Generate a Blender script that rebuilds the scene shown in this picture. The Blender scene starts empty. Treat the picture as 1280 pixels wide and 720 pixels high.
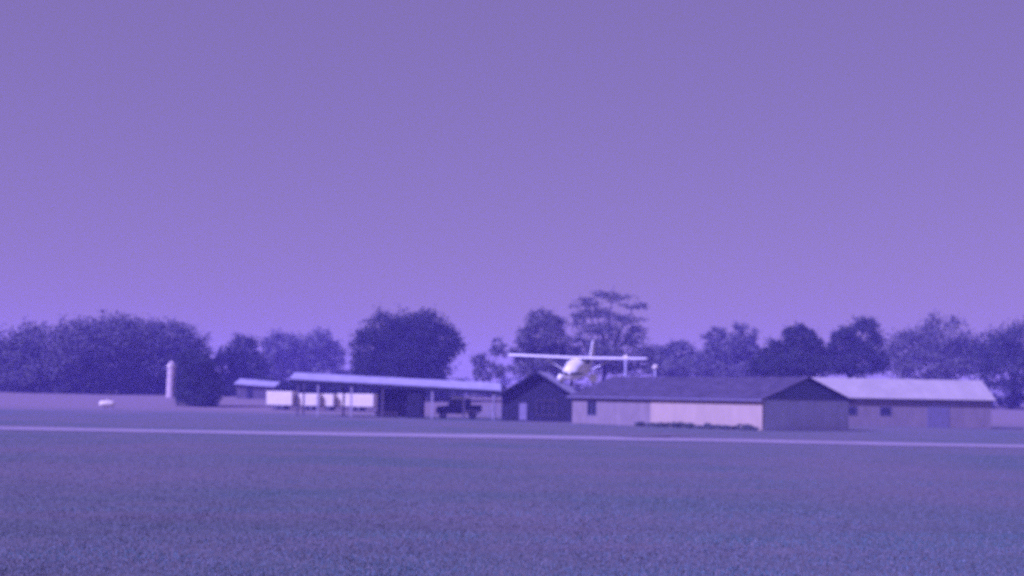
import bpy, bmesh, math, random
import numpy as np
from mathutils import Matrix, Vector

# ------------------------------------------------------------------ camera, sky, sun, exposure
SC = bpy.context.scene
COL = SC.collection
R = math.radians
F = 2000.0                       # focal length in pixels of the 1280 x 720 photograph
CAM_H, PITCH, ROLL = 2.9, 3.83, 1.0
cd = bpy.data.cameras.new('camera'); cam = bpy.data.objects.new('camera', cd); COL.objects.link(cam)
cd.sensor_width = 36.0; cd.lens = F / 1280 * 36; cd.clip_start = 0.5; cd.clip_end = 20000
CM = Matrix.Translation((0, 0, CAM_H)) @ Matrix.Rotation(R(90 + PITCH), 4, 'X') @ Matrix.Rotation(R(ROLL), 4, 'Z')
cam.matrix_world = CM
cd.dof.use_dof = True; cd.dof.focus_distance = 8.0; cd.dof.aperture_fstop = 2.6
SC.camera = cam
SC.render.engine = 'CYCLES'
SC.view_settings.view_transform = 'Standard'; SC.view_settings.look = 'None'
SC.view_settings.gamma = 1.0; SC.view_settings.exposure = 0.0
SC.view_settings.use_curve_mapping = False
SC.view_settings.use_white_balance = True                 # the film stock's cold, violet balance
SC.view_settings.white_balance_temperature = 4300; SC.view_settings.white_balance_tint = 90
SC.cycles.use_denoising = False                      # keep the grain, as the film has
SC.cycles.volume_bounces = 1
SC.cycles.max_bounces = 6
SUN_TO = Vector((-0.86, -0.51)).normalized(); SUN_EL = 38.0
world = bpy.data.worlds.new('World'); SC.world = world; world.use_nodes = True
nt = world.node_tree; bg = nt.nodes['Background']
sky = nt.nodes.new('ShaderNodeTexSky'); sky.sky_type = 'NISHITA'; sky.sun_disc = False
sky.sun_elevation = R(SUN_EL); sky.sun_rotation = math.atan2(SUN_TO.x, SUN_TO.y)
sky.air_density = 1.0; sky.dust_density = 1.5; sky.ozone_density = 3.0
tint = nt.nodes.new('ShaderNodeMix'); tint.data_type = 'RGBA'; tint.blend_type = 'MULTIPLY'
tint.inputs[0].default_value = 1.0
tint.inputs[7].default_value = (1.27, 0.665, 0.255, 1)      # the violet cast of the film's sky
nt.links.new(sky.outputs[0], tint.inputs[6]); veil = nt.nodes.new('ShaderNodeMix'); veil.data_type = 'RGBA'; veil.inputs[0].default_value = 0.6     # thin even overcast veil
veil.inputs[7].default_value = (3.85, 2.75, 1.75, 1)
nt.links.new(tint.outputs[2], veil.inputs[6]); nt.links.new(veil.outputs[2], bg.inputs[0])
bg.inputs[1].default_value = 0.074
sd = bpy.data.lights.new('sun', 'SUN'); sun = bpy.data.objects.new('sun', sd); COL.objects.link(sun)
sd.energy = 4.2; sd.angle = R(0.5); sd.color = (1.0, 0.86, 0.84)
ce = math.cos(R(SUN_EL))
sun.rotation_euler = Vector((SUN_TO.x * ce, SUN_TO.y * ce, math.sin(R(SUN_EL)))).to_track_quat('Z', 'Y').to_euler()
sun.location = (-60, 40, 80)

# ------------------------------------------------------------------ helpers
random.seed(7); rng = np.random.default_rng(7)
def sstep(a, b, v):
    t = min(1.0, max(0.0, (v - a) / (b - a))); return t * t * (3 - 2 * t)
def gz(x, y):                                             # the land rises a little behind the buildings
    return 2.4 * sstep(205, 300, y) + 0.05 * math.sin(x * .11 + 1) * math.sin(y * .06) * sstep(0, 30, y)
def ray(px, py):
    d = CM.to_3x3() @ Vector(((px - 640) / F, -(py - 360) / F, -1)); return d
def P(px, py, D):                                         # the point at depth D that the photograph shows at a pixel
    d = ray(px, py); return Vector((0, 0, CAM_H)) + d * (D / d.y)
def G(px, D):                                             # the point on the ground at depth D in that column
    p = P(px, 500, D); return Vector((p.x, D, gz(p.x, D)))

def mat(name, col, rough=0.85, var=0.12, scale=1.5, col2=None, bump=0.0, stretch=(1, 1, 1), metallic=0.0, spec=0.3, detail=6):
    m = bpy.data.materials.new(name); m.use_nodes = True; n = m.node_tree.nodes; l = m.node_tree.links
    b = n['Principled BSDF']; b.inputs['Roughness'].default_value = rough; b.inputs['Metallic'].default_value = metallic
    b.inputs['Specular IOR Level'].default_value = spec
    tc = n.new('ShaderNodeTexCoord'); mp = n.new('ShaderNodeMapping'); mp.inputs['Scale'].default_value = stretch
    l.new(tc.outputs['Object'], mp.inputs[0])
    no = n.new('ShaderNodeTexNoise'); no.inputs['Scale'].default_value = scale; no.inputs['Detail'].default_value = detail
    no.inputs['Roughness'].default_value = 0.65
    l.new(mp.outputs[0], no.inputs['Vector'])
    rp = n.new('ShaderNodeValToRGB'); l.new(no.outputs[0], rp.inputs[0])
    c2 = col2 or tuple(c * (1 - var * 2) for c in col); c1 = tuple(min(1, c * (1 + var)) for c in col)
    rp.color_ramp.elements[0].position = 0.3; rp.color_ramp.elements[1].position = 0.7
    rp.color_ramp.elements[0].color = (*c2, 1); rp.color_ramp.elements[1].color = (*c1, 1)
    l.new(rp.outputs[0], b.inputs['Base Color'])
    if bump:
        bp = n.new('ShaderNodeBump'); bp.inputs['Strength'].default_value = bump; bp.inputs['Distance'].default_value = 0.05
        l.new(no.outputs[0], bp.inputs['Height']); l.new(bp.outputs[0], b.inputs['Normal'])
    return m
M = {}
M['white'] = mat('white_paint', (.80, .74, .46), .5, .05, 1.2, col2=(.70, .64, .39))
M['aircraft_white'] = mat('aircraft_white_paint', (.80, .78, .62), .35, .03, 2, spec=.5)
M['cream'] = mat('cream_board', (.43, .345, .20), .8, .05, .9, col2=(.38, .305, .175), stretch=(1, 1, .4))
M['grey_board'] = mat('grey_board', (.24, .20, .155), .85, .1, 1.1, col2=(.19, .155, .12), stretch=(1, 1, .4))
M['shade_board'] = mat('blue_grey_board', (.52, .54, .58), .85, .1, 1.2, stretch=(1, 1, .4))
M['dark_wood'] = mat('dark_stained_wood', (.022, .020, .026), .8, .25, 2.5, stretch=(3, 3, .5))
M['mid_wood'] = mat('weathered_wood', (.12, .10, .10), .85, .2, 3, stretch=(2, 2, .4))
M['pale_wood'] = mat('pale_weathered_wood', (.42, .38, .38), .85, .15, 3)
M['roof'] = mat('asphalt_roof', (.074, .062, .07), .9, .25, 1.1, bump=.4)
M['blue_gable'] = mat('blue_painted_gable', (.12, .14, .20), .8, .15, 1.5)
M['metal_roof'] = mat('pale_metal_roof', (.46, .44, .48), .45, .12, .7, stretch=(1, .3, 1), metallic=0.0, spec=.5)
M['white_roof'] = mat('white_metal_roof', (.42, .38, .27), .5, .08, .7, stretch=(1, .3, 1))
M['trim'] = mat('trim_paint', (.17, .155, .18), .6, .08, 2)
M['glass'] = mat('window_glass', (.02, .022, .03), .08, .1, 1, spec=.6)
M['door'] = mat('grey_door_paint', (.26, .23, .27), .7, .1, 2)
M['dark_metal'] = mat('dark_vehicle_paint', (.016, .016, .022), .35, .2, 3)
M['rubber'] = mat('tyre_rubber', (.02, .02, .02), .9, .2, 4)
M['steel'] = mat('dull_steel', (.3, .3, .32), .4, .1, 4, metallic=.6)
M['concrete'] = mat('concrete', (.42, .38, .38), .9, .12, 3)
M['pink_brick'] = mat('pale_masonry', (.55, .46, .36), .85, .12, 2, col2=(.40, .33, .27))
M['bark'] = mat('bark', (.07, .055, .045), .95, .3, 4, stretch=(3, 3, .6))

def leafmat(name, a, b, scale=.5):
    m = mat(name, a, .75, 0, scale, col2=b, spec=.15); return m
M['leaf_dark'] = leafmat('dark_foliage', (.050, .058, .036), (.024, .030, .020))
M['leaf_mid'] = leafmat('mid_foliage', (.16, .148, .115), (.075, .075, .060))
M['shrub_leaf'] = leafmat('shrub_foliage', (.155, .175, .13), (.10, .115, .085))
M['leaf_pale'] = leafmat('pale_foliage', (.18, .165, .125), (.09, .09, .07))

def props(o, label=None, cat=None, group=None, kind=None):
    if label: o['label'] = label
    if cat: o['category'] = cat
    if group: o['group'] = group
    if kind: o['kind'] = kind
    return o
def empty(name, loc, rz=0, label=None, cat=None, group=None):
    o = bpy.data.objects.new(name, None); COL.objects.link(o); o.location = loc; o.rotation_euler = (0, 0, rz)
    o.empty_display_size = .5
    return props(o, label, cat, group)
def link(name, me, m=None, parent=None):
    o = bpy.data.objects.new(name, me); COL.objects.link(o)
    if m: me.materials.append(M[m] if isinstance(m, str) else m)
    if parent: o.parent = parent
    return o
def copy_tree(o, parent=None):
    c = o.copy(); COL.objects.link(c); c.parent = parent
    for ch in list(o.children): copy_tree(ch, c)
    return c
class B:                                                   # collects shapes, then links them as ONE mesh
    def __init__(s): s.bm = bmesh.new()
    def box(s, c, size, rot=None, bev=0):
        r = bmesh.ops.create_cube(s.bm, size=1)
        m = Matrix.Translation(c) @ (rot or Matrix()) @ Matrix.Diagonal((*size, 1))
        bmesh.ops.transform(s.bm, matrix=m, verts=r['verts'])
        if bev:
            es = list({e for v in r['verts'] for e in v.link_edges})
            bmesh.ops.bevel(s.bm, geom=es, offset=bev, segments=2, affect='EDGES', profile=.6)
        return s
    def poly(s, pts, ext):                                 # a closed outline thickened along ext
        vs = [s.bm.verts.new(p) for p in pts]; ws = [s.bm.verts.new(Vector(p) + Vector(ext)) for p in pts]
        n = len(vs); s.bm.faces.new(vs); s.bm.faces.new(ws[::-1])
        for i in range(n): s.bm.faces.new((vs[i], ws[i], ws[(i + 1) % n], vs[(i + 1) % n]))
        return s
    def tube(s, pts, rad, n=8, cap=True):
        rings = []; pts = [Vector(p) for p in pts]
        for i, p in enumerate(pts):
            d = (pts[min(i + 1, len(pts) - 1)] - pts[max(i - 1, 0)]).normalized()
            q = d.to_track_quat('Z', 'Y'); r = rad[i] if hasattr(rad, '__len__') else rad
            rx, ry = r if hasattr(r, '__len__') else (r, r)
            rings.append([s.bm.verts.new(p + q @ Vector((rx * math.cos(k * 2 * math.pi / n), ry * math.sin(k * 2 * math.pi / n), 0))) for k in range(n)])
        for a, b in zip(rings, rings[1:]):
            for k in range(n): s.bm.faces.new((a[k], a[(k + 1) % n], b[(k + 1) % n], b[k]))
        if cap: s.bm.faces.new(rings[0][::-1]); s.bm.faces.new(rings[-1])
        return s
    def loft(s, rings):                                    # rings of equal length, capped
        rs = [[s.bm.verts.new(p) for p in r] for r in rings]; n = len(rs[0])
        for a, b in zip(rs, rs[1:]):
            for k in range(n): s.bm.faces.new((a[k], a[(k + 1) % n], b[(k + 1) % n], b[k]))
        s.bm.faces.new(rs[0][::-1]); s.bm.faces.new(rs[-1]); return s
    def build(s, name, m, parent=None, smooth=False, loc=None):
        bmesh.ops.recalc_face_normals(s.bm, faces=s.bm.faces)
        me = bpy.data.meshes.new(name); s.bm.to_mesh(me); s.bm.free()
        if smooth: me.polygons.foreach_set('use_smooth', [True] * len(me.polygons))
        o = link(name, me, m, parent)
        if loc is not None: o.location = loc
        return o
def fast_mesh(name, verts, faces):
    me = bpy.data.meshes.new(name); k = faces.shape[1]
    me.vertices.add(len(verts)); me.vertices.foreach_set('co', verts.astype(np.float32).ravel())
    me.loops.add(faces.size); me.loops.foreach_set('vertex_index', faces.astype(np.int32).ravel())
    me.polygons.add(len(faces)); me.polygons.foreach_set('loop_start', np.arange(0, faces.size, k, dtype=np.int32))
    me.update(calc_edges=True); return me

# ------------------------------------------------------------------ the ground, the road, the grass
def ground_material():
    m = bpy.data.materials.new('meadow'); m.use_nodes = True; n = m.node_tree.nodes; l = m.node_tree.links
    b = n['Principled BSDF']; b.inputs['Roughness'].default_value = .95; b.inputs['Specular IOR Level'].default_value = .1
    geo = n.new('ShaderNodeNewGeometry')
    def noise(scale, st):
        mp = n.new('ShaderNodeMapping'); mp.inputs['Scale'].default_value = st; l.new(geo.outputs['Position'], mp.inputs[0])
        t = n.new('ShaderNodeTexNoise'); t.inputs['Scale'].default_value = scale; t.inputs['Detail'].default_value = 7
        t.inputs['Roughness'].default_value = .6
        l.new(mp.outputs[0], t.inputs['Vector']); return t
    def ramp(src, p0, p1, c0, c1):
        r = n.new('ShaderNodeValToRGB'); r.color_ramp.elements[0].position = p0; r.color_ramp.elements[1].position = p1
        r.color_ramp.elements[0].color = (*c0, 1); r.color_ramp.elements[1].color = (*c1, 1); l.new(src, r.inputs[0]); return r
    def mix(fac, a, c):
        x = n.new('ShaderNodeMix'); x.data_type = 'RGBA'; l.new(fac, x.inputs[0]); l.new(a, x.inputs[6]); l.new(c, x.inputs[7]); return x.outputs[2]
    fine = noise(6, (1, .25, 1)); patch = noise(.09, (1, .5, 1)); streak = noise(.25, (.12, .5, 1))
    g1 = ramp(fine.outputs[0], .3, .72, (.070, .100, .075), (.120, .155, .115))       # green sward
    g2 = ramp(fine.outputs[0], .3, .72, (.125, .110, .090), (.200, .170, .140))       # dry grass
    f1 = ramp(patch.outputs[0], .38, .66, (0, 0, 0), (1, 1, 1)); f2 = ramp(streak.outputs[0], .42, .62, (0, 0, 0), (.75, .75, .75))
    c = mix(f1.outputs[0], g1.outputs[0], g2.outputs[0]); c = mix(f2.outputs[0], c, g2.outputs[0])
    # beyond the house yard the grass has dried to straw
    sp = n.new('ShaderNodeSeparateXYZ'); l.new(geo.outputs['Position'], sp.inputs[0])
    mr = n.new('ShaderNodeMapRange'); mr.inputs[1].default_value = 195; mr.inputs[2].default_value = 225; l.new(sp.outputs[1], mr.inputs[0])
    straw = ramp(fine.outputs[0], .3, .7, (.18, .14, .11), (.26, .21, .165))
    c = mix(mr.outputs[0], c, straw.outputs[0])
    l.new(c, b.inputs['Base Color'])
    bp = n.new('ShaderNodeBump'); bp.inputs['Strength'].default_value = .6; bp.inputs['Distance'].default_value = .06
    l.new(fine.outputs[0], bp.inputs['Height']); l.new(bp.outputs[0], b.inputs['Normal'])
    return m
M['meadow'] = ground_material()
xs = np.concatenate([np.linspace(-900, -160, 12), np.linspace(-150, 150, 61), np.linspace(160, 900, 12)])
ys = np.concatenate([np.linspace(-120, 0, 5), np.linspace(6, 400, 80), np.linspace(450, 1200, 14)])
vv = np.array([(x, y, gz(x, y)) for y in ys for x in xs]); nx = len(xs)
ff = np.array([(j * nx + i, j * nx + i + 1, (j + 1) * nx + i + 1, (j + 1) * nx + i) for j in range(len(ys) - 1) for i in range(nx - 1)])
g = link('ground', fast_mesh('ground', vv, ff), 'meadow')
g.data.polygons.foreach_set('use_smooth', [True] * len(g.data.polygons))
props(g, 'wide flat mown meadow running from the camera to the trees', 'ground', kind='structure')

M['dirt'] = mat('pale_dirt', (.33, .285, .25), .95, .12, .7, col2=(.24, .21, .185), stretch=(.25, 1, 1), bump=.3)
b = B(); N = 160; rows = []
for i in range(N + 1):
    x = -200 + 400 * i / N
    e0 = 107.0 + .5 * math.sin(x * .13) + random.uniform(-.35, .35); e1 = 115.2 + .5 * math.sin(x * .09 + 2) + random.uniform(-.35, .35)
    rows.append([b.bm.verts.new((x, e0 + (e1 - e0) * t, gz(x, e0 + (e1 - e0) * t) + .03 + .05 * math.sin(t * math.pi))) for t in (0, .33, .66, 1)])
for a, c in zip(rows, rows[1:]):
    for k in range(3): b.bm.faces.new((a[k], c[k], c[k + 1], a[k + 1]))
props(b.build('road', 'dirt'), 'thin pale dirt road running straight across the meadow', 'road', kind='structure')

# grass blades standing on the nearer part of the meadow
def grass(name, label, y0, y1, count, h, w, m):
    u = rng.random(count); y = (y0 ** -1 + u * (y1 ** -1 - y0 ** -1)) ** -1      # denser where it is seen larger
    x = (rng.random(count) - .5) * 0.78 * y
    keep = (y < 107) | (y > 115); x, y = x[keep], y[keep]; c = len(x)
    clump = .55 + .9 * (np.sin(x * 1.7 + 2 * np.sin(y * .9)) * np.sin(y * .8 + x * .4) * .5 + .5) * rng.random(c)
    H = h * clump * rng.uniform(.6, 1.3, c); a = rng.random(c) * 2 * np.pi; W = w * rng.uniform(.7, 1.5, c) * (y / y0) ** .6
    z = np.array([gz(p, q) for p, q in zip(x, y)])
    lean = H * .5; t = rng.random(c) * 2 * np.pi
    v = np.empty((c, 3, 3)); v[:, 0] = np.stack([x - W * np.cos(a), y - W * np.sin(a), z - .01], 1)
    v[:, 1] = np.stack([x + W * np.cos(a), y + W * np.sin(a), z - .01], 1)
    v[:, 2] = np.stack([x + lean * np.cos(t), y + lean * np.sin(t), z + H], 1)
    me = fast_mesh(name, v.reshape(-1, 3), np.arange(c * 3).reshape(-1, 3))
    return props(link(name, me, m), label, 'grass', kind='stuff')
M['blade'] = mat('grass_blade', (.078, .178, .170), .8, .1, .3, col2=(.168, .138, .140), spec=.15, stretch=(.16, .8, 1), detail=2.5)
M['blade_dry'] = mat('dry_grass_blade', (.25, .225, .20), .85, .1, .4, col2=(.13, .15, .13), spec=.15, stretch=(.12, .6, 1), detail=2.5)
grass('grass', 'short green grass blades of the open meadow', 16, 180, 380000, .036, .0065, 'blade')
grass('dry_grass', 'straw coloured dry grass blades scattered through the meadow', 16, 180, 130000, .042, .006, 'blade_dry')

# ------------------------------------------------------------------ buildings
def roof_slab(name, m, parent, pts, t=.12):
    n = (Vector(pts[1]) - Vector(pts[0])).cross(Vector(pts[3]) - Vector(pts[0])).normalized()
    if n.z < 0: n = -n
    return B().poly(pts, n * t).build(name, m, parent)

# long low building: near corner at pixel 955, front runs away to the left
wb = Vector((23.6, 150.0, 0)); ang = math.atan2(.8, -.6)     # local +x along the lit front, local +y = away from it
LONG = empty('long_building', wb, ang, 'long low building with cream front wall and brown roof beside dark gabled house', 'building')
L, W, EH, RH = 28.2, 12.0, 2.95, 5.0
# local +y: rotate +90 from local x -> (-.8,-.6) faces out; the building lies at negative y
LX = 15.6                                                    # the cream part
B().poly([(0, 0, 0), (LX, 0, 0), (LX, 0, EH), (0, 0, EH)], (0, -.2, 0)).build('cream_wall', 'cream', LONG)
for x0, x1, z0, z1 in ((LX, 24.2, 0, EH), (25.6, L, 0, EH), (24.2, 25.6, 0, .9), (24.2, 25.6, 2.5, EH)):
    B().box(((x0 + x1) / 2, -.13, (z0 + z1) / 2), (x1 - x0, .2, z1 - z0)).build('grey_wall', 'grey_board', LONG)
w = B().box((24.9, -.16, 1.7), (1.4, .04, 1.6)).build('window', 'glass', LONG)
f = B()
for c, s in (((24.9, -.05, .92), (1.56, .1, .08)), ((24.9, -.05, 2.49), (1.56, .1, .08)), ((24.16, -.05, 1.7), (.08, .1, 1.6)), ((25.64, -.05, 1.7), (.08, .1, 1.6)), ((24.9, -.05, 1.7), (.06, .06, 1.5))): f.box(c, s)
f.build('window_frame', 'trim', w)
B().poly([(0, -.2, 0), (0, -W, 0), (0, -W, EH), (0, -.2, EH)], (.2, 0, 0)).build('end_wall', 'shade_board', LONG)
B().poly([(0.02, -.2, EH), (0.02, -W + .2, EH), (0.02, -W / 2, RH - .12)], (.18, 0, 0)).build('gable', 'blue_gable', LONG)
B().box((-.03, -W / 2, EH), (.1, W - .1, .14)).build('gable_trim', 'trim', LONG)
B().poly([(L, -.2, 0), (L, -W, 0), (L, -W, EH), (L, -W / 2, RH - .12), (L, -.2, EH)], (-.2, 0, 0)).build('far_wall', 'grey_board', LONG)
B().box((L / 2, -W + .1, EH / 2), (L - .5, .2, EH - .02)).build('back_wall', 'grey_board', LONG)
sl = (RH - EH) / (W / 2); ov = .45
roof_slab('roof_slope', 'roof', LONG, [(-.4, ov, EH - sl * ov), (L + .4, ov, EH - sl * ov), (L + .4, -W / 2, RH), (-.4, -W / 2, RH)])
roof_slab('roof_slope', 'roof', LONG, [(-.4, -W - ov, EH - sl * ov), (L + .4, -W - ov, EH - sl * ov), (L + .4, -W / 2 - .001, RH), (-.4, -W / 2 - .001, RH)])
B().box((L / 2, -W / 2, RH + .1), (L + .8, .34, .07)).build('ridge_cap', 'roof', LONG)
B().box((L / 2, ov + .02, EH - sl * ov + .03), (L + .8, .04, .16)).build('fascia', 'trim', LONG)
rz = RH + .1
p = B().tube([(26.4, -W / 2, rz), (26.4, -W / 2, rz + 2.05)], .16, 12).build('vent_pipe', 'metal_roof', LONG)
B().tube([(26.4, -W / 2, rz + 2.1), (26.4, -W / 2, rz + 2.2), (26.4, -W / 2, rz + 2.42)], [.34, .34, .05], 12).build('rain_cap', 'white', p)
p = B().tube([(21.6, -W / 2, rz), (21.6, -W / 2, rz + .8)], .14, 12).build('vent_pipe', 'metal_roof', LONG)
B().tube([(21.6, -W / 2, rz + a) for a in (.8, .95, 1.15, 1.3)], [.18, .32, .32, .1], 12).build('turbine', 'white', p)

# dark gabled house
hp = G(671, 183); HY = R(-9)
HOUSE = empty('gabled_house', hp, HY, 'dark brown gabled house with grey door and one framed window', 'house')
HW, HD, HE, HR = 4.05, 9.0, 3.1, 5.62                        # half width, depth, eaves, ridge; local -y is the front
holes = [(-2.1, -1.15, 0.15, 2.15), (.05, 2.25, .75, 2.35)]
B().box(((-HW - 2.1) / 2, .1, HE / 2), (HW - 2.1, .2, HE)).build('front_wall', 'dark_wood', HOUSE)
for x0, x1, z0, z1 in ((-2.1, -1.15, 2.15, HE), (-2.1, -1.15, 0, .15), (-1.15, .05, 0, HE), (.05, 2.25, 0, .75), (.05, 2.25, 2.35, HE), (2.25, HW, 0, HE)):
    B().box(((x0 + x1) / 2, .1, (z0 + z1) / 2), (x1 - x0, .2, z1 - z0)).build('front_wall', 'dark_wood', HOUSE)
B().poly([(-HW, 0, HE), (HW, 0, HE), (0, 0, HR - .08)], (0, .2, 0)).build('gable', 'dark_wood', HOUSE)
d = B().box((-1.625, .1, 1.15), (.95, .06, 2.0)).build('door', 'door', HOUSE)
B().tube([(-1.28, .06, 1.1), (-1.28, 0, 1.1), (-1.2, 0, 1.1)], .025, 6).build('handle', 'steel', d)
w = B().box((1.15, .14, 1.55), (2.2, .03, 1.6)).build('window', 'glass', HOUSE)
f = B()
for c, s in (((1.15, -.02, .71), (2.4, .12, .09)), ((1.15, -.02, 2.39), (2.4, .12, .09)), ((0, -.02, 1.55), (.09, .12, 1.6)), ((2.3, -.02, 1.55), (.09, .12, 1.6)), ((.75, .06, 1.55), (.06, .06, 1.6)), ((1.5, .06, 1.55), (.06, .06, 1.6)), ((1.15, .06, 1.6), (2.2, .05, .05))): f.box(c, s)
f.build('window_frame', 'mid_wood', w)
for s in (-1, 1): B().box((s * (HW - .1), HD / 2 + .1, HE / 2), (.2, HD - .2, HE)).build('side_wall', 'dark_wood' if s < 0 else 'grey_board', HOUSE)
B().poly([(-HW + .2, HD, 0), (HW - .2, HD, 0), (HW - .2, HD, HE), (0, HD, HR - .2), (-HW + .2, HD, HE)], (0, -.2, 0)).build('back_wall', 'dark_wood', HOUSE)
hs = (HR - HE) / HW; ho = .5
for s in (-1, 1):
    roof_slab('roof_slope', 'metal_roof', HOUSE, [(s * (HW + ho), -.7, HE - hs * ho), (s * (HW + ho), HD + .4, HE - hs * ho), (s * .001, HD + .4, HR), (s * .001, -.7, HR)])
    B().poly([(s * (HW + ho), -.74, HE - hs * ho - .14), (s * (HW + ho), -.74, HE - hs * ho + .13), (0, -.74, HR + .14), (0, -.74, HR - .14)], (0, .03, 0)).build('barge_board', 'dark_wood', HOUSE)

# white roofed shed behind the long building's shaded end
sp_ = G(1128, 186); sp_.z = 0
SHED2 = empty('white_roofed_shed', sp_, R(3), 'low shed with bright white metal roof behind the shaded gable end', 'shed')
hw, hd, e, r = 10.5, 9.0, 3.4, 5.5
for z, nm, a in ((0, 'front_wall', 0), (0, 'back_wall', hd)):
    B().box((0, a + .1, e / 2), (2 * hw, .2, e)).build(nm, 'grey_board', SHED2)
for s in (-1, 1): B().poly([(s * hw, .2, 0), (s * hw, hd, 0), (s * hw, hd, e), (s * hw, hd / 2, r - .1), (s * hw, .2, e)], (-s * .2, 0, 0)).build('end_wall', 'grey_board', SHED2)
roof_slab('roof_slope', 'white_roof', SHED2, [(-hw - .4, -.5, e - .22), (hw + .4, -.5, e - .22), (hw + .4, hd / 2, r), (-hw - .4, hd / 2, r)])
roof_slab('roof_slope', 'white_roof', SHED2, [(-hw - .4, hd + .5, e - .22), (hw + .4, hd + .5, e - .22), (hw + .4, hd / 2 + .002, r), (-hw - .4, hd / 2 + .002, r)])
d = B().box((4.2, -.02, 1.3), (2.6, .06, 2.6)).build('sliding_door', 'trim', SHED2)
B().box((4.2, -.05, 2.7), (5.4, .08, .12)).build('door_rail', 'steel', SHED2)
for x in (-6, -2): 
    w = B().box((x, -.01, 1.8), (1.2, .04, .9)).build('window', 'glass', SHED2)
    f = B()
    for c, s in (((x, -.03, 1.32), (1.36, .06, .08)), ((x, -.03, 2.28), (1.36, .06, .08)), ((x - .64, -.03, 1.8), (.08, .06, .88)), ((x + .64, -.03, 1.8), (.08, .06, .88))): f.box(c, s)
    f.build('window_frame', 'trim', w)

# long open pole shed
D0 = 187.0
pa, pb = P(362, 474, D0), P(626, 488.5, D0); ta, tb = P(368, 466.5, D0 + 6), P(626, 480, D0 + 6)
POLE = empty('pole_shed', (pa.x, D0, 0), 0, 'long open pole shed with thin pale metal roof joining the dark gabled house', 'shed')
o0 = Vector((pa.x, D0, 0)); lp = lambda v: Vector(v) - o0
roof_slab('roof_sheet', 'metal_roof', POLE, [lp(pa), lp(pb), lp(tb), lp(ta)], .1)
B().poly([lp(pa) + Vector((0, -.03, -.42)), lp(pb) + Vector((0, -.03, -.42)), lp(pb) + Vector((0, -.03, -.02)), lp(pa) + Vector((0, -.03, -.02))], (0, .12, 0)).build('front_beam', 'dark_wood', POLE)
B().poly([lp(ta) + Vector((.3, -.3, -.45)), lp(tb) + Vector((0, -.3, -.45)), lp(tb) + Vector((0, -.3, -.05)), lp(ta) + Vector((.3, -.3, -.05))], (0, .12, 0)).build('back_beam', 'dark_wood', POLE)
def zfront(x): 
    t = (x - pa.x) / (pb.x - pa.x); return pa.z + (pb.z - pa.z) * t
def zback(x):
    t = (x - ta.x) / (tb.x - ta.x); return ta.z + (tb.z - ta.z) * t
for px in (372, 397, 439, 478, 540, 580, 617):
    x = P(px, 500, D0).x; h = zfront(x) - .4
    B().box((x - pa.x, .14, h / 2), (.2, .2, h)).build('post', 'pale_wood' if px in (397, 439, 540, 617) else 'mid_wood', POLE)
for px in (380, 430, 480, 530, 580, 618):
    x = P(px, 500, D0 + 6).x; h = zback(x) - .45
    B().box((x - pa.x, 5.76, h / 2), (.2, .2, h)).build('post', 'mid_wood', POLE)
    B().poly([(x - pa.x - .07, .3, zfront(x) - .22), (x - pa.x - .07, 5.6, zback(x) - .22), (x - pa.x - .07, 5.6, zback(x) - .05), (x - pa.x - .07, .3, zfront(x) - .05)], (.14, 0, 0)).build('rafter', 'mid_wood', POLE)
x0, x1 = P(472, 500, D0 + 6).x - pa.x, P(531, 500, D0 + 6).x - pa.x
nb = 18
for k in range(nb):
    a = x0 + (x1 - x0) * k / nb; wd = (x1 - x0) / nb
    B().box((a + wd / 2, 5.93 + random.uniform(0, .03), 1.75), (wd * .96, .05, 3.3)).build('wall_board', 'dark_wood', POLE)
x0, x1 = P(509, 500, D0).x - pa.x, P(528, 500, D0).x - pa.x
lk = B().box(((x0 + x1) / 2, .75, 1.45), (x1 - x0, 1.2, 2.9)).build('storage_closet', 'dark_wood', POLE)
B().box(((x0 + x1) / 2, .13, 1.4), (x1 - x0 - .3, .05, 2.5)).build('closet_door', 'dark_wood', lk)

# low pale roofed hut left of the pole shed
hp2 = G(318, 262)
HUT = empty('small_hut', hp2, R(-4), 'small dark hut with sagging pale roof beside the white trailers', 'hut')
w2, d2 = 3.0, 3.5
B().box((0, .1, 1.1), (2 * w2, .2, 2.2)).build('front_wall', 'mid_wood', HUT); B().box((0, d2, 1.1), (2 * w2, .2, 2.2)).build('back_wall', 'mid_wood', HUT)
for s in (-1, 1): B().box((s * (w2 - .1), d2 / 2 + .05, 1.1), (.2, d2 - .3, 2.2)).build('side_wall', 'mid_wood', HUT)
roof_slab('roof_sheet', 'metal_roof', HUT, [(-w2 - .4, -.5, 2.35), (w2 + .4, -.5, 1.95), (w2 + .4, d2 + .4, 2.75), (-w2 - .4, d2 + .4, 3.2)], .1)
B().box((-.8, -.02, .98), (.95, .06, 1.95)).build('door', 'dark_wood', HUT)

# slim pale tower
tp = G(213.5, 262)
TOW = empty('slim_tower', tp, R(20), 'slim pale masonry tower standing between round bush and broad trees', 'tower')
B().tube([(0, 0, -.1), (0, 0, 1), (0, 0, 4.9)], [.80, .76, .68], 20).build('shaft', 'pink_brick', TOW)
B().tube([(0, 0, 4.85), (0, 0, 5.0), (0, 0, 5.15), (0, 0, 5.3)], [.70, .82, .82, .70], 20).build('cornice', 'white', TOW)
B().tube([(0, 0, 5.28), (0, 0, 5.6), (0, 0, 5.85), (0, 0, 5.95)], [.66, .55, .3, .06], 20).build('cap', 'pink_brick', TOW)
for z in (1.4, 2.6, 3.8): B().tube([(0, 0, z), (0, 0, z + .09)], .775, 20).build('band', 'white', TOW)

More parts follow.
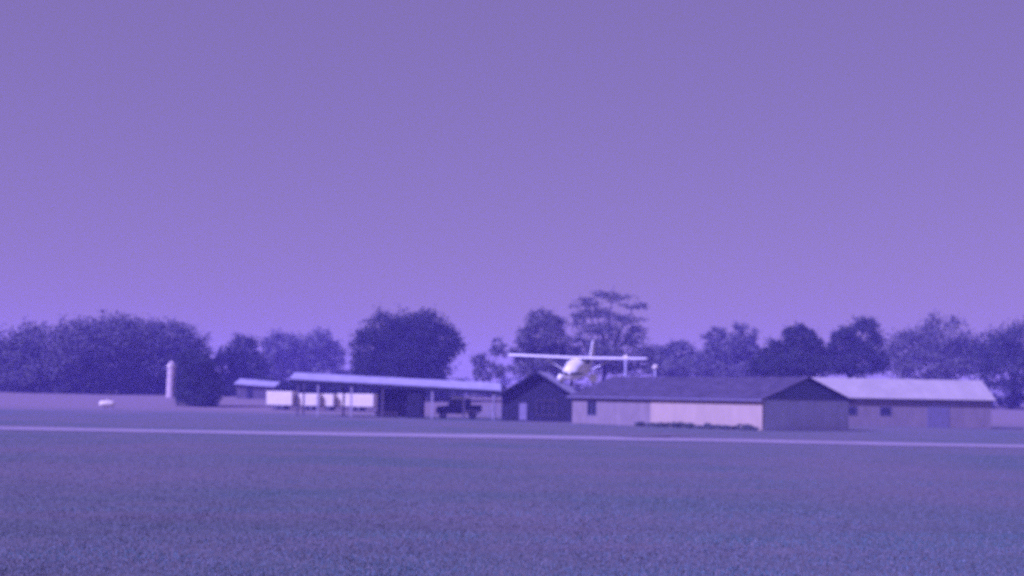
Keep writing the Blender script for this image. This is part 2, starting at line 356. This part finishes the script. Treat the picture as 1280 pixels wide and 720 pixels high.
# gas tank on legs
tk = G(134, 214)
TANK = empty('gas_tank', tk, R(8), 'small white cylindrical tank lying on two saddles in dry field', 'tank')
n = 9; B().tube([(1.05 * s, 0, .72) for s in (-1, -.94, -.82, -.62, 0, .62, .82, .94, 1)], [.05, .22, .34, .42, .42, .42, .34, .22, .05], 18).build('shell', 'white', TANK, True)
for s in (-.55, .55): B().box((s, 0, .17), (.18, .62, .36)).build('saddle', 'concrete', TANK)
B().tube([(0, 0, 1.1), (0, 0, 1.25), (0, 0, 1.32)], [.16, .16, .04], 10).build('valve_dome', 'white', TANK)

# white box trailers behind the pole shed
TG = 'white box trailers parked in a row'
def trailer(px0, px1, h, label, wheels=2):
    Dt = 226.0; a, c = G(px0, Dt), G(px1, Dt); ln = c.x - a.x
    t = empty('box_trailer', ((a.x + c.x) / 2, Dt, a.z), R(-13), label, 'trailer', TG)
    B().box((0, 1.2, .55 + h / 2), (ln, 2.3, h), bev=.06).build('body', 'white', t)
    B().box((0, 1.2, .47), (ln - .2, 1.8, .14)).build('chassis', 'dark_metal', t)
    for k in range(wheels):
        wx = (k - (wheels - 1) / 2) * .9
        for yy in (.25, 2.15):
            wh = B().tube([(wx, yy - .11, .36), (wx, yy + .11, .36)], .36, 16).build('wheel', 'rubber', t)
            B().tube([(wx, yy - .13, .36), (wx, yy + .13, .36)], .18, 12).build('hub', 'steel', wh)
    B().box((0, .04, .55 + h * .06), (ln - .1, .03, .08)).build('side_rail', 'trim', t)
    B().box((-ln / 2 + .03, .04, .55 + h / 2), (.06, .03, h - .2)).build('corner_post', 'trim', t)
    B().box((ln / 2 - .03, .04, .55 + h / 2), (.06, .03, h - .2)).build('corner_post', 'trim', t)
    B().box((0, 1.2, .30), (.12, .12, .4)).build('jack', 'steel', t)
    return t
trailer(331, 366, 2.05, 'tallest white box trailer, beside the small hut at the row end')
trailer(369, 400, 1.8, 'middle sized white box trailer parked next to the tallest one')
trailer(402.5, 417, 1.8, 'shortest white box trailer squeezed between two longer ones', 1)
trailer(420, 468, 1.9, 'longest white box trailer, farthest from the small hut')

# pale trough
tr = G(484, 192)
T = empty('water_trough', tr, R(3), 'long low pale concrete trough under the pole shed roof', 'trough')
for c, s, nm in (((0, -.4, .5), (2.8, .1, .4), 'side'), ((0, .4, .5), (2.8, .1, .4), 'side'), ((-1.35, 0, .5), (.1, .7, .4), 'end'), ((1.35, 0, .5), (.1, .7, .4), 'end'), ((0, 0, .26), (2.78, .9, .08), 'bottom'), ((-.9, 0, .11), (.25, .7, .22), 'foot'), ((.9, 0, .11), (.25, .7, .22), 'foot')):
    B().box(c, s).build(nm, 'concrete', T)

# dark truck with white cab roof, under the shed
tkp = G(573, 190.5)
TR = empty('flatbed_truck', tkp, R(4), 'dark flatbed truck with white cab roof parked under the pole shed', 'truck')
B().box((0, 0, .72), (5.0, .9, .16)).build('chassis', 'dark_metal', TR)
B().poly([(-2.6, -.8, .62), (-2.6, -.8, 1.25), (-2.45, -.8, 1.42), (-1.25, -.8, 1.55), (-1.25, -.8, .62)], (0, 1.6, 0)).build('hood', 'dark_metal', TR)
cab = B().poly([(-1.25, -.92, .6), (-1.25, -.92, 1.55), (-.9, -.92, 2.3), (.42, -.92, 2.3), (.5, -.92, .6)], (0, 1.84, 0)).build('cab', 'dark_metal', TR)
B().poly([(-.98, -.97, 2.3), (-.9, -.97, 2.5), (-.6, -.97, 2.62), (.2, -.97, 2.62), (.48, -.97, 2.5), (.5, -.97, 2.3)], (0, 1.94, 0)).build('cab_roof', 'white', cab)
B().poly([(-.98, -.935, 1.6), (-.72, -.935, 2.2), (.3, -.935, 2.2), (.3, -.935, 1.6)], (0, .02, 0)).build('side_window', 'glass', cab)
B().box((.1, -.94, 1.4), (.16, .03, .04)).build('handle', 'steel', cab)
B().box((1.65, 0, .95), (2.3, 2.0, .14)).build('flatbed', 'mid_wood', TR)
B().box((.58, 0, 1.6), (.08, 1.9, 1.2)).build('headboard', 'dark_metal', TR)
for yy in (-.96, .96): B().box((1.65, yy, 1.35), (2.2, .05, .6)).build('side_board', 'dark_metal', TR)
B().box((1.1, 0, 1.9), (.75, 1.3, .9), bev=.15).build('load_tarp', 'dark_metal', TR)
B().box((1.1, 0, 2.42), (.95, 1.4, .12), bev=.04).build('load_cover', 'white', TR)
B().box((-2.68, 0, .62), (.12, 1.7, .16)).build('bumper', 'steel', TR)
for yy in (-.6, .6): B().tube([(-2.6, yy, 1.05), (-2.66, yy, 1.05)], .12, 12).build('headlight', 'glass', TR)
for wx in (-1.8, 1.7):
    for yy in (-.82, .82):
        wh = B().tube([(wx, yy - .13, .43), (wx, yy + .13, .43)], .43, 18).build('wheel', 'rubber', TR)
        B().tube([(wx, yy - .15, .43), (wx, yy + .15, .43)], .2, 12).build('hub', 'steel', wh)
    B().poly([(wx - .6, -.98, .75), (wx - .45, -.98, 1.0), (wx + .45, -.98, 1.0), (wx + .6, -.98, .75), (wx + .5, -.98, .75), (wx + .35, -.98, .92), (wx - .35, -.98, .92), (wx - .5, -.98, .75)], (0, .3, 0)).build('mudguard', 'dark_metal', TR)

# rail fence between truck and house
fa, fb = G(598, 196), G(626, 196)
FE = empty('rail_fence', fa, 0, 'pale wooden rail fence between truck and dark gabled house', 'fence')
fl = fb.x - fa.x
for k in range(3): B().box((fl * k / 2, 0, .75), (.14, .14, 1.5)).build('post', 'pale_wood', FE)
for z in (.55, 1.0, 1.4): B().box((fl / 2, -.09, z), (fl + .3, .04, .14)).build('rail', 'pale_wood', FE)

# ------------------------------------------------------------------ the light aircraft
PD = 112.0
pc = P(723, 450.5, PD)
AIR = empty('light_aircraft', pc, 0, 'white high wing light aircraft flying low in front of the roofs', 'aircraft')
# local: +y nose, +x its right wing, z up; nose comes toward the camera and a little to the left, slightly nose down
AIR.rotation_euler = (Matrix.Rotation(R(180 - 15), 3, 'Z') @ Matrix.Rotation(R(-1.0), 3, 'Y') @ Matrix.Rotation(R(-7), 3, 'X')).to_euler()
def ring(y, zc, rx, rz, n=16, sq=1.0):
    out = []
    for k in range(n):
        a = k * 2 * math.pi / n; c, s = math.cos(a), math.sin(a)
        out.append((rx * math.copysign(abs(c) ** sq, c), y, zc + rz * math.copysign(abs(s) ** sq, s)))
    return out
B().loft([ring(2.55, -.62, .18, .18), ring(2.5, -.62, .46, .42), ring(2.2, -.62, .60, .54, sq=.85), ring(1.4, -.58, .68, .60, sq=.8), ring(.9, -.52, .72, .64, sq=.75),
          ring(.6, -.44, .74, .66, sq=.7), ring(-.6, -.44, .74, .66, sq=.7), ring(-1.4, -.42, .62, .58, sq=.75), ring(-3, -.36, .32, .34), ring(-4.6, -.28, .14, .2), ring(-5.1, -.24, .05, .14)]).build('fuselage', 'aircraft_white', AIR, True)
def wing(name, half, ch, z, dih, parent, y0, tip=.8, t=.09):
    def sec(x, c, zz):
        return [(x, y0 + c * .3, zz), (x, y0 + c * .22, zz + t * .6), (x, y0, zz + t), (x, y0 - c * .4, zz + t * .5), (x, y0 - c * .7, zz), (x, y0 - c * .3, zz - t * .35), (x, y0 + c * .15, zz - t * .5)]
    return B().loft([sec(-half, ch * tip * .7, z + dih), sec(-half * .97, ch * tip, z + dih), sec(-half * .5, ch, z + dih * .5), sec(0, ch, z), sec(half * .5, ch, z + dih * .5), sec(half * .97, ch * tip, z + dih), sec(half, ch * tip * .7, z + dih)]).build(name, 'aircraft_white', parent, True)
wg = wing('wing', 4.95, 1.5, .2, .08, AIR, .3)
tl = wing('tailplane', 1.55, .9, -.22, 0, AIR, -4.5, .75, .05)
fin = B().poly([(-.035, -3.7, -.1), (-.035, -4.5, .75), (-.035, -4.75, 1.0), (-.035, -5.15, 1.0), (-.035, -5.2, .1), (-.035, -5.0, -.25), (-.035, -4.2, -.2)], (.07, 0, 0)).build('fin', 'aircraft_white', AIR)
B().poly([(-.03, -5.16, .98), (-.03, -5.21, .1), (-.03, -5.1, -.2), (-.03, -5.5, -.1), (-.03, -5.55, .5), (-.03, -5.4, .98)], (.06, 0, 0)).build('rudder', 'trim', fin)
B().poly([(-.53, 1.02, -.1), (.53, 1.02, -.1), (.5, .58, .2), (-.5, .58, .2)], (0, .03, .03)).build('windscreen', 'glass', AIR)
for s in (-1, 1):
    B().poly([(s * .70, .75, -.2), (s * .70, -.75, -.2), (s * .68, -.6, .12), (s * .68, .55, .12)], (s * .055, 0, 0)).build('side_window', 'glass', AIR)
    B().tube([(s * .55, .45, -.85), (s * 2.5, .3, .2)], [(.05, .03), (.05, .03)], 8).build('wing_strut', 'aircraft_white', AIR)
    B().tube([(s * .45, .3, -.9), (s * 1.1, .3, -1.25)], .05, 8).build('gear_leg', 'aircraft_white', AIR)
    wh = B().tube([(s * 1.13 - .08, .3, -1.36), (s * 1.13 + .08, .3, -1.36)], .24, 16).build('wheel', 'rubber', AIR)
    B().loft([ring(.95, -1.22, .05, .08), ring(.75, -1.2, .2, .22), ring(.35, -1.18, .27, .31), ring(-.1, -1.18, .24, .27), ring(-.6, -1.22, .03, .05)]).build('wheel_fairing', 'aircraft_white', wh, True).location = (s * 1.13, 0, 0)
ng = B().tube([(0, 1.9, -1.0), (0, 2.0, -1.3)], .05, 8).build('nose_gear_leg', 'steel', AIR)
B().tube([(-.07, 2.02, -1.4), (.07, 2.02, -1.4)], .2, 14).build('nose_wheel', 'rubber', ng)
pr = B().tube([(0, 2.5, -.62), (0, 2.7, -.62), (0, 2.86, -.62)], [.16, .13, .02], 12).build('spinner', 'aircraft_white', AIR, True)
for s in (-1, 1): B().poly([(0, 2.62, -.68), (s * .5, 2.6, -.72), (s * .95, 2.6, -.66), (s * .95, 2.62, -.6), (s * .5, 2.64, -.56), (0, 2.66, -.56)], (0, .03, 0)).build('propeller_blade', 'dark_metal', pr)

# ------------------------------------------------------------------ trees and shrubs
def leaves(lobes, n, size, shell=.55, spread=.15):
    """leaf clumps spread through a list of ellipsoids (centre, rx, ry, rz)"""
    vol = np.array([l[1] * l[2] * l[3] for l in lobes]) ** .75; vol /= vol.sum()
    P0 = []
    for l, c in zip(lobes, (vol * n).astype(int) + 20):
        # sub-clusters give light and dark clumps with gaps between them
        k = max(5, int(c / 42))
        d = rng.normal(size=(k, 3)); d /= np.linalg.norm(d, axis=1)[:, None]
        rr = (shell + (1 - shell) * rng.random(k)) ** .6 * rng.uniform(.72, 1.1, k)
        cen = d * rr[:, None]
        idx = rng.integers(0, k, c)
        q = cen[idx] + rng.normal(size=(c, 3)) * spread
        P0.append(np.array(l[0]) + q * np.array([l[1], l[2], l[3]]))
    p = np.concatenate(P0); c = len(p)
    u = rng.normal(size=(c, 3)); u /= np.linalg.norm(u, axis=1)[:, None]
    v = np.cross(u, rng.normal(size=(c, 3))); v /= np.linalg.norm(v, axis=1)[:, None]
    s = size * rng.uniform(.55, 1.35, c)[:, None]
    vv = np.stack([p - u * s * .5, p + v * s * .34, p + u * s * .5, p - v * s * .34], 1)
    return vv.reshape(-1, 3), np.arange(c * 4).reshape(-1, 4)
def tree(name, label, px, D, lobes, n, size, m, cat='tree', group=None, trunk_r=.32, shell=.55, depth=1.0, lean=0.0, limb=.45, dens=1.5, spread=.15):
    base = G(px, D); s = D / F; top = len(lobes)
    if cat == 'tree':                                     # low boughs and suckers reach down to the ground
        a = min(l[0] - l[2] * .6 for l in lobes); c = max(l[0] + l[2] * .6 for l in lobes); k = max(2, round((c - a) / 24))
        hz_ = 494 + (px - 640) * math.tan(R(ROLL)); gy = hz_ + (CAM_H - base.z) / s
        lobes = lobes + [(a + (c - a) * (i + .5) / k, gy - random.uniform(8, 15) * 250 / D, (c - a) / k * .75, 15 * 250 / D) for i in range(k)]
        n = int(n * 1.25)
    t = empty(name, base, 0, label, cat, group)
    L3 = []
    for (lx, ly, rx, ry) in lobes:
        c = P(lx, ly, D) - base
        L3.append(((c.x, c.y + random.uniform(-.5, .5) * rx * s * depth, c.z), rx * s, rx * s * depth * .9, ry * s))
    v, f = leaves(L3, int(n * dens), size * 1.12, shell, spread)
    crown = link('crown', fast_mesh('crown', v, f), m, t)
    zt = max(l[0][2] for l in L3)
    cx = sum(l[0][0] for l in L3) / len(L3)
    fork = Vector((cx * .5 + lean, 0, zt * .42))
    b = B(); b.tube([(0, 0, -.3), (lean * .2, 0, zt * .12), (cx * .3 + lean * .6, .1, zt * .28), fork], [trunk_r * 1.5, trunk_r * 1.05, trunk_r * .9, trunk_r * .75], 9)
    b.build('trunk', 'bark', t, True)
    for l in L3[:top]:
        c = Vector(l[0]); mid = fork.lerp(c, .5) + Vector((random.uniform(-.3, .3), random.uniform(-.3, .3), .35))
        B().tube([fork - Vector((0, 0, .3)), mid, c, c + (c - mid) * .4], [trunk_r * .6, trunk_r * limb, trunk_r * limb * .55, trunk_r * .12], 6).build('limb', 'bark', t, True)
    return t

GT = 'trees behind the buildings'
# broad trees on the left
tree('broad_tree', 'broad round tree rising behind the small white tank', 128, 272, [(108, 436, 40, 36), (150, 425, 42, 30), (128, 462, 48, 26), (88, 462, 30, 30)], 13000, .42, 'leaf_mid', group=GT)
tree('broad_tree', 'broad tall tree directly behind the slim pale tower', 195, 285, [(172, 430, 36, 32), (212, 428, 38, 27), (238, 438, 26, 28), (195, 462, 44, 26), (240, 466, 26, 26)], 13000, .42, 'leaf_mid', group=GT)
tree('broad_tree', 'dark leafy tree growing past the tank, away from the tower', 42, 275, [(48, 438, 40, 34), (12, 446, 34, 32), (40, 466, 54, 24)], 9000, .45, 'leaf_mid', group=GT)
tree('tall_tree', 'broad tree at the far end of the row past the tank', -40, 280, [(-40, 436, 44, 36), (-20, 465, 50, 28)], 5000, .5, 'leaf_dark', group=GT)
tree('round_bush', 'big round leafy bush standing right beside the slim pale tower', 247, 232, [(247, 462, 27, 27), (236, 484, 20, 22), (260, 486, 21, 22), (248, 496, 25, 14)], 7500, .32, 'leaf_dark', cat='bush', trunk_r=.2)
tree('small_tree', 'small dark tree behind the small hut', 302, 290, [(300, 442, 22, 23), (284, 458, 20, 24), (318, 460, 20, 22), (300, 474, 34, 16)], 7000, .4, 'leaf_dark', group=GT)
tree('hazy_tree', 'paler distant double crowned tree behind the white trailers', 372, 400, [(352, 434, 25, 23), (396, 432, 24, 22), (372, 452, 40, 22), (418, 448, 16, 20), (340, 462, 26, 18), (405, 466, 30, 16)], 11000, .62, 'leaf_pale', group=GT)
# big round tree over the pole shed
tree('round_tree', 'largest round dark tree standing behind the long pole shed', 508, 264, [(480, 416, 32, 26), (522, 410, 38, 23), (462, 438, 27, 30), (512, 444, 46, 30), (552, 430, 26, 24), (570, 427, 13, 11), (490, 468, 42, 22), (540, 464, 28, 22), (455, 464, 20, 20)], 26000, .34, 'leaf_dark', trunk_r=.45, shell=.4, group=GT)
tree('thin_tree', 'thin wispy low tree in the gap beside dark house roof', 612, 300, [(604, 452, 15, 15), (624, 438, 14, 14), (618, 464, 18, 14), (596, 470, 12, 10)], 2200, .38, 'leaf_pale', trunk_r=.18, shell=.2, group=GT)
tree('bushy_tree', 'bushy uneven tree right behind the dark gabled house', 678, 262, [(662, 420, 18, 17), (690, 424, 22, 16), (652, 440, 15, 16), (680, 446, 34, 18), (712, 440, 18, 16), (684, 402, 24, 18), (672, 462, 34, 14), (714, 462, 20, 14)], 10500, .36, 'leaf_mid', trunk_r=.35, shell=.3, group=GT)
tree('tall_sparse_tree', 'tallest sparse tree with ragged layered branches above the aircraft', 752, 268, [(730, 379, 22, 7), (766, 370, 26, 7), (792, 384, 18, 6), (744, 391, 32, 8), (780, 400, 26, 7), (720, 400, 14, 9), (796, 414, 16, 11), (752, 413, 36, 9), (728, 427, 22, 10), (784, 426, 26, 10), (755, 442, 44, 16), (805, 442, 22, 14), (765, 458, 48, 14)], 10500, .36, 'leaf_mid', trunk_r=.34, shell=.1, limb=.4, spread=.22, dens=.95, group=GT)
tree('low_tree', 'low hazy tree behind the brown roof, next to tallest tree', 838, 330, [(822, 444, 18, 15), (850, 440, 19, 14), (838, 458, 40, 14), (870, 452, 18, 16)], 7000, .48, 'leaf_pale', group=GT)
tree('paired_tree', 'pale tree with separate twin tops behind the brown roof', 915, 320, [(896, 424, 16, 14), (932, 420, 19, 18), (912, 440, 30, 18), (885, 450, 20, 18), (940, 446, 22, 18), (912, 464, 46, 14)], 9500, .46, 'leaf_mid', group=GT)
tree('dense_tree', 'dense dark tree behind the roof ridge near the shaded gable', 990, 245, [(1002, 424, 22, 19), (975, 442, 24, 18), (1018, 440, 18, 20), (990, 458, 44, 16), (955, 460, 20, 14)], 12500, .34, 'leaf_dark', group=GT)
tree('dense_tree', 'dark tree rising over the white roofed shed', 1062, 262, [(1052, 428, 20, 17), (1080, 420, 26, 22), (1044, 452, 24, 18), (1075, 452, 36, 20)], 9500, .36, 'leaf_dark', group=GT)
tree('broad_tree', 'wide pale tree past the end of the white roofed shed', 1165, 285, [(1140, 436, 34, 26), (1180, 424, 36, 30), (1160, 458, 52, 22), (1215, 446, 28, 26)], 9500, .42, 'leaf_mid', group=GT)
tree('broad_tree', 'dark outermost tree past the pale tree by white shed', 1265, 275, [(1250, 438, 36, 28), (1290, 430, 40, 34), (1265, 466, 50, 24)], 7000, .42, 'leaf_dark', group=GT)
for k in range(9):
    px = 268 + k * 25 + random.uniform(-5, 5); t = random.uniform(0, 7)
    where = ('dark dense bush next to the big round bush', 'dark dense bush right behind the small hut', 'dark dense bush behind the tallest white trailer', 'dark dense bush behind the middle sized trailer', 'dark dense bush behind the longest white trailer')[(0, 1, 1, 2, 2, 3, 3, 4, 4)[k]]
    tree('dark_bush', where, px, 272, [(px - 7, 482 + t * .4, 13, 11), (px + 8, 480 + t, 14, 12), (px, 490, 17, 9)], 1800, .36, 'leaf_dark', cat='bush', group='bushes behind the white trailers', trunk_r=.12, shell=.3)
# distant wood that closes the horizon
lob = []
for x in np.arange(-330, 331, 9.0):
    yy = 520 + 30 * math.sin(x * .03); z = gz(x, yy); h = 5.2 + 1.8 * math.sin(x * .21) + random.uniform(-1, 1.2)
    lob.append(((x, yy, z + h * .5), 7.5, 8, h * .55))
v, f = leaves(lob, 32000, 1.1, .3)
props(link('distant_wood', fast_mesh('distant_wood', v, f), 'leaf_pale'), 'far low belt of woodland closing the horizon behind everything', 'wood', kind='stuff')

# shrubs along the foot of the long building
GS = 'low shrubs along the foot of the cream wall'
ux = Vector((-.6, .8, 0)); un = Vector((-.8, -.6, 0))
for k in range(20):
    a = .4 + k * .86 + random.uniform(-.3, .3); p = wb + ux * a + un * random.uniform(.75, 1.0); p.z = gz(p.x, p.y)
    t = empty('low_shrub', p, random.random() * 6, 'low leafy shrub at the corner where cream wall meets shaded end' if k == 0 else 'low leafy shrub under the grey wall just past the cream wall' if k > 17 else 'low rounded leafy shrub in the row under the cream wall', 'shrub', GS)
    h = random.uniform(.3, .55); w_ = random.uniform(.55, .85)
    v, f = leaves([((0, 0, h * .5), w_, w_ * .8, h * .55), ((.25, .1, h * .4), w_ * .6, w_ * .6, h * .45)], 900, .13, .3)
    link('foliage', fast_mesh('foliage', v, f), 'shrub_leaf', t)
    B().tube([(0, 0, -.05), (.03, 0, h * .5)], [.05, .03], 6).build('stem', 'bark', t)

# ------------------------------------------------------------------ violet-blue haze box, added to lift shadows to the film's cast
def haze():
    b = B(); b.box((0, 540, 13), (1840, 1360, 30))
    m = bpy.data.materials.new('haze'); m.use_nodes = True; n = m.node_tree.nodes; n.clear()
    o = n.new('ShaderNodeOutputMaterial'); v = n.new('ShaderNodeVolumePrincipled')
    v.inputs['Color'].default_value = (.115, .09, .29, 1); v.inputs['Density'].default_value = .003
    v.inputs['Absorption Color'].default_value = (1, 1, 1, 1); v.inputs['Anisotropy'].default_value = 0.0
    m.node_tree.links.new(v.outputs[0], o.inputs['Volume'])
    o_ = b.build('haze', m); props(o_, 'even violet blue haze added over the whole meadow for the film cast', 'haze', kind='stuff'); return o_
haze()
